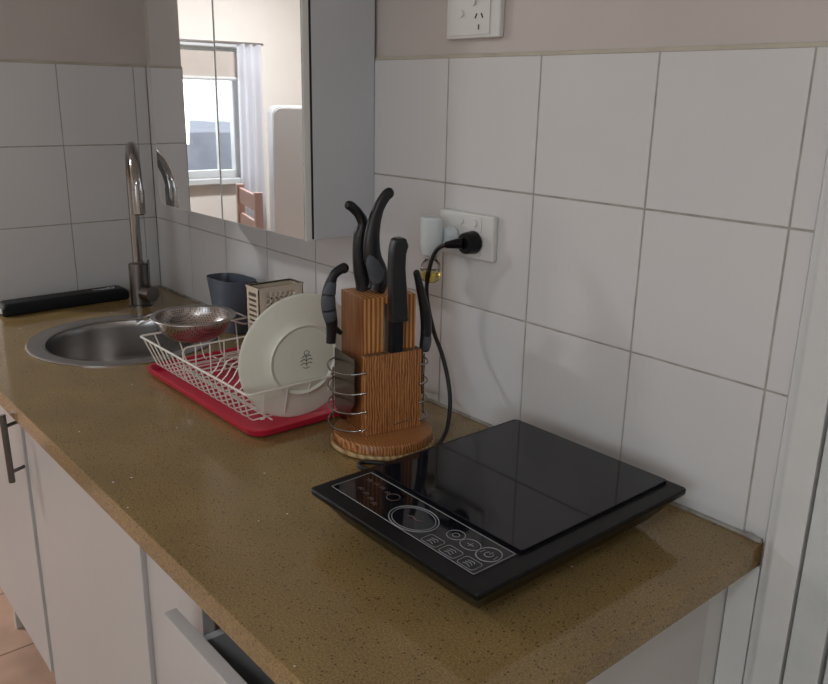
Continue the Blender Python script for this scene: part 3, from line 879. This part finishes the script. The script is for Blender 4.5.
def curved_knife(name, label, f0, pts, rad, inlay=None, blade=None, ax=(1, 0, 0), flat=.75, bolster=None, prong=None):
    """pts: list of (s, z) in the block's frame, z absolute"""
    t = thing(name, label, 'knife', KC, KA, 'knives in the wooden block')
    P = [(f0, s, z-CT) for s, z in pts]
    k = 5
    path = smoothpath(P, k); rr = lerp_list(rad, k)
    h = MB().tube(path, rr, 16, axis=ax, flat=flat)
    h.ball(P[0], rad[0]*1.02, (flat, 1, 1), 16)
    if prong: 
        a, b_ = prong
        h.tube([(f0, a[0], a[1]-CT), (f0, b_[0], b_[1]-CT)], [.006, .0035], 12, axis=ax, flat=.8)
    hh = h.build('handle', M['handle'], t, 60)
    if inlay:
        ip = smoothpath([(f0+.0045, s, z-CT) for s, z in inlay[0]], 6)
        ir = lerp_list(inlay[1], 6)
        ns = inlay[2] if len(inlay) > 2 else 1
        L = len(ip)-1
        for q in range(ns):
            a_, b_ = round(L*q/ns), round(L*(q+1)/ns)
            MB().tube(ip[a_:b_+1 if ns == 1 or q == ns-1 else b_], [x*(.86 if ns > 1 and (k in (0,)) else 1) for k, x in enumerate(ir[a_:b_+1 if ns == 1 or q == ns-1 else b_])], 14, axis=ax, flat=.66).build('grip_inlay', M['grip'], hh, 60)
    if blade: blade().build('blade', M['blade'], t)
    return t
def blade_down(f, s, z0, z1, w, th=.0016):
    def fn():
        # flat blade hanging down into its slot; width along f
        return MB().prism([(f-w/2, z1-CT), (f+w/2, z1-CT), (f+w/2, z0+.02-CT), (f-w/2+.004, z0-CT), (f-w/2, z0-CT)], 1, s-th/2, s+th/2)
    return fn
curved_knife('knife', 'black hook-ended knife handle at the back of the block, leaning left', -.034,
    [(-.042, 1.2815), (-.0365, 1.2785), (-.0253, 1.267), (-.0180, 1.252), (-.0205, 1.2352), (-.0235, 1.2117), (-.0218, 1.1795), (-.0165, 1.160), (-.0150, 1.1480)],
    [.0072, .0078, .0080, .0092, .0135, .0122, .0128, .0145, .0150], None, None, prong=((-.022, 1.172), (-.0285, 1.161)))
curved_knife('knife', 'tallest black knife handle, hooked right, with a grey lower grip', -.012,
    [(.0150, 1.3000), (.0093, 1.2955), (-.0020, 1.2786), (-.0105, 1.253), (-.0140, 1.2253), (-.0120, 1.2015), (-.0035, 1.1790), (-.0020, 1.1600), (-.0070, 1.1480)],
    [.0088, .0088, .0092, .0112, .0135, .0150, .0160, .0160, .0145],
    ([(-.0175, 1.214), (-.0140, 1.197), (-.0070, 1.178), (-.0045, 1.163)], [.0060, .0120, .0145, .0110]), None)
# straight handled knife in the front slot
t = thing('knife', 'straight black-handled knife standing in the front slot of the block', 'knife', KC, KA, 'knives in the wooden block')
f0 = .0335
hp = [(.0075, 1.2345), (.0072, 1.2270), (.0058, 1.2050), (.0062, 1.18), (.0080, 1.150), (.0090, 1.125), (.0090, 1.110)]
h = MB()
def slab(pts, wid, th, s):
    """rounded-rectangular section handle"""
    b2 = bmesh.new(); secs = []
    for (sc, z), w in zip(pts, wid):
        secs.append([b2.verts.new((s+x, sc+y, z-CT)) for x, y, _ in rrect(-th/2, th/2, -w/2, w/2, .0035, 0, 3)])
    for A, B in zip(secs, secs[1:]): ring_faces(b2, A, B)
    b2.faces.new(secs[0][::-1]); b2.faces.new(secs[-1]); bmesh.ops.recalc_face_normals(b2, faces=b2.faces)
    m_ = MB(); m_.bm.free(); m_.bm = b2; return m_
hd_ = slab([(.0098, 1.2385), (.0090, 1.2365), (.0092, 1.2260), (.0066, 1.214), (.0058, 1.19), (.0075, 1.160), (.0092, 1.130), (.0098, 1.1135), (.0105, 1.1125), (.0105, 1.1085)],
     [.012, .0200, .0270, .0245, .0250, .0270, .0275, .0275, .0295, .0290], .018, f0).build('handle', M['handle'], t, 50)
slab([(.0090, 1.1082), (.0088, 1.0570)], [.0235, .0225], .0125, .0282).build('sheath', M['black_plastic'], t)
MB().box(.0205, .0222, -.0095, -.0045, .15, .235).build('blade', M['steel'], t)
# side knives held by the hoops
def side_blade(s, f1=.012):
    def fn(): return MB().prism([(-.055, .150), (f1, .150), (f1, .075), (-.012, .040), (-.030, .034), (-.055, .050)], 1, s-.0008, s+.0008)
    return fn
curved_knife('knife', 'large hooked knife on the left side of the block with ribbed grey grips', -.03,
    [(-.0535, 1.1850), (-.061, 1.1826), (-.0715, 1.1739), (-.0785, 1.1534), (-.0805, 1.1333), (-.0780, 1.1141), (-.0745, 1.0976), (-.0755, 1.0790), (-.0765, 1.0660)],
    [.0085, .0078, .0076, .0105, .0118, .0118, .0098, .0082, .0078],
    ([(-.0745, 1.166), (-.0795, 1.150), (-.0815, 1.133), (-.0795, 1.114), (-.0770, 1.104)], [.0070, .0102, .0114, .0110, .0080], 3), side_blade(-.0585, .020), prong=((-.0740, 1.094), (-.0585, 1.0800)))
curved_knife('knife', 'slim black hooked knife on the right side of the block, beside the cable', .0,
    [(.0605, 1.1730), (.0640, 1.1614), (.0730, 1.1272), (.0790, 1.101), (.0810, 1.0751), (.0790, 1.0560), (.0760, 1.0400)],
    [.0058, .0062, .0080, .0095, .0100, .0092, .0075],
    ([(.0815, 1.066), (.0800, 1.054), (.0770, 1.042)], [.0070, .0082, .0068]), side_blade(.064, .02))

# ================================================================== ROOM SEEN IN THE MIRROR
# curtain
def curtain(y0, y1, z0, z1, x, name, label, waves):
    b2 = bmesh.new(); nu, nz = waves*10, 8; g = []
    for i in range(nu+1):
        u = i/nu; col = []
        for j in range(nz+1):
            v = j/nz
            xx = x+.022*math.sin(u*waves*2*PI)*(1+.3*v)+.008*math.sin(u*9+v*2)
            col.append(b2.verts.new((xx, y0+(y1-y0)*u, z1+(z0-z1)*v)))
        g.append(col)
    for i in range(nu):
        for j in range(nz): b2.faces.new((g[i][j], g[i+1][j], g[i+1][j+1], g[i][j+1]))
    m_ = MB(); m_.bm.free(); m_.bm = b2
    o = m_.build(name, M['curtain'], None, 80)
    md = o.modifiers.new('thick', 'SOLIDIFY'); md.thickness = .001
    return tag(o, label, 'curtain')
curtain(-2.08, -1.92, .25, 1.725, -2.42, 'sheer_curtain', 'white sheer curtain gathered at the side of the bright window, reflected in the mirror', 3)
tag(MB().cyl((-2.42, -2.10, 1.728), (-2.42, -.80, 1.728), .008, n=14).build('curtain_rod', M['steel']), 'thin curtain rod above the far window', 'rod')
rb = thing('roller_blind', 'half lowered beige roller blind in the far window', 'blind', (-2.475, -1.465, 1.68))
MB().box(-.004, .004, -.49, .49, -.15, .0, .001).build('blind_cloth', mottled('blind_cloth', (.50, .44, .38), (.54, .48, .42), 5, .8), rb)
MB().cyl((.008, -.49, -.155), (.008, .49, -.155), .011, n=12).build('bottom_bar', M['white_plastic'], rb)

# refrigerator
fr = thing('refrigerator', 'white rounded refrigerator seen at the right of the mirror', 'refrigerator', (-1.61, -2.0, 0), math.radians(28))
b2 = bmesh.new()
def rslab(x0, x1, w, z0, z1, r, name, material):
    pts = [(p[0], p[1]) for p in rrect(-w, w, z0, z1, r, 0, 6)]
    return MB().prism(pts, 0, x0, x1, .003).build(name, material, fr)
rslab(-.30, .26, .30, .02, 1.38, .045, 'body', M['laminate'])
dd = rslab(.263, .30, .297, .03, 1.375, .045, 'fridge_door', M['white_plastic'])
MB().box(.30, .318, -.26, -.24, .75, 1.15, .004).build('door_handle', M['white_plastic'], dd)

# chair
ch = thing('wooden_chair', 'pinkish wooden chair with a slatted back below the far window', 'chair', (-.98, -1.36, 0), math.radians(-73))
mw = wood('pink_beech', (.52, .32, .26), (.60, .39, .33), (.66, .45, .39), 10, 2, .4)
MB().box(-.20, .20, -.20, .20, .43, .455, .008).build('seat', mw, ch)
for sx in (-1, 1):
    for sy in (-1, 1):
        MB().box(sx*.18-.017, sx*.18+.017, sy*.18-.017, sy*.18+.017, 0, .43 if sx > 0 else 1.04, .004).build('leg', mw, ch)
for z in (.60, .72, .84, .955):
    MB().box(-.19, -.172, -.165, .165, z, z+.07, .003).build('back_slat', mw, ch)

# neighbour's house and ground outside the far window
tag(MB().box(-30, -2.7, -20, 16, -1.3, -1.05).build('outdoor_ground', mottled('dry_ground', (.25, .24, .2), (.32, .3, .26), 2, .9)), kind='structure')
hs_ = thing('neighbour_house', 'pink and grey house roof outside the far window', 'house', (-11, -5.2, -1.05))
MB().box(-2, 2, -3.2, 3.2, 0, 1.15).build('house_wall', mottled('pink_render', (.42, .27, .24), (.46, .3, .27), 3, .8), hs_)
MB().prism([(-3.6, 1.15), (3.6, 1.15), (2.2, 1.95), (-2.2, 1.95)], 0, -2.4, 2.4).build('house_roof', mottled('grey_roof', (.22, .22, .25), (.27, .27, .3), 3, .7), hs_)

# ceiling lamps; the far one is added to brighten the mirrored room
M['opal'] = mat('opal_glow', (.9, .88, .84), .4, emit=(1, .92, .82), estr=10)
def lamp(x, y, label, power, color):
    t = thing('ceiling_lamp', label, 'lamp', (x, y, 2.45))
    MB().lathe([(0, 0), (.15, 0), (.16, -.02), (.155, -.03), (0, -.03)], n=40).build('lamp_base', M['white_plastic'], t)
    MB().lathe([(.145, -.03), (.14, -.055), (.11, -.078), (.05, -.09), (0, -.092)], n=40).build('lamp_shade', M['opal'], t)
    d = bpy.data.lights.new('lamp_light', 'AREA'); d.shape = 'DISK'; d.size = .26; d.energy = power; d.color = color
    o = bpy.data.objects.new('lamp_light', d); COL.objects.link(o); o.location = (x, y, 2.35)
lamp(2.55, -1.75, 'round opal ceiling lamp over the kitchen', 30, (.97, .98, 1))
lamp(-1.35, -1.75, 'added opal ceiling lamp brightening the far room', 165, (.96, .97, 1))
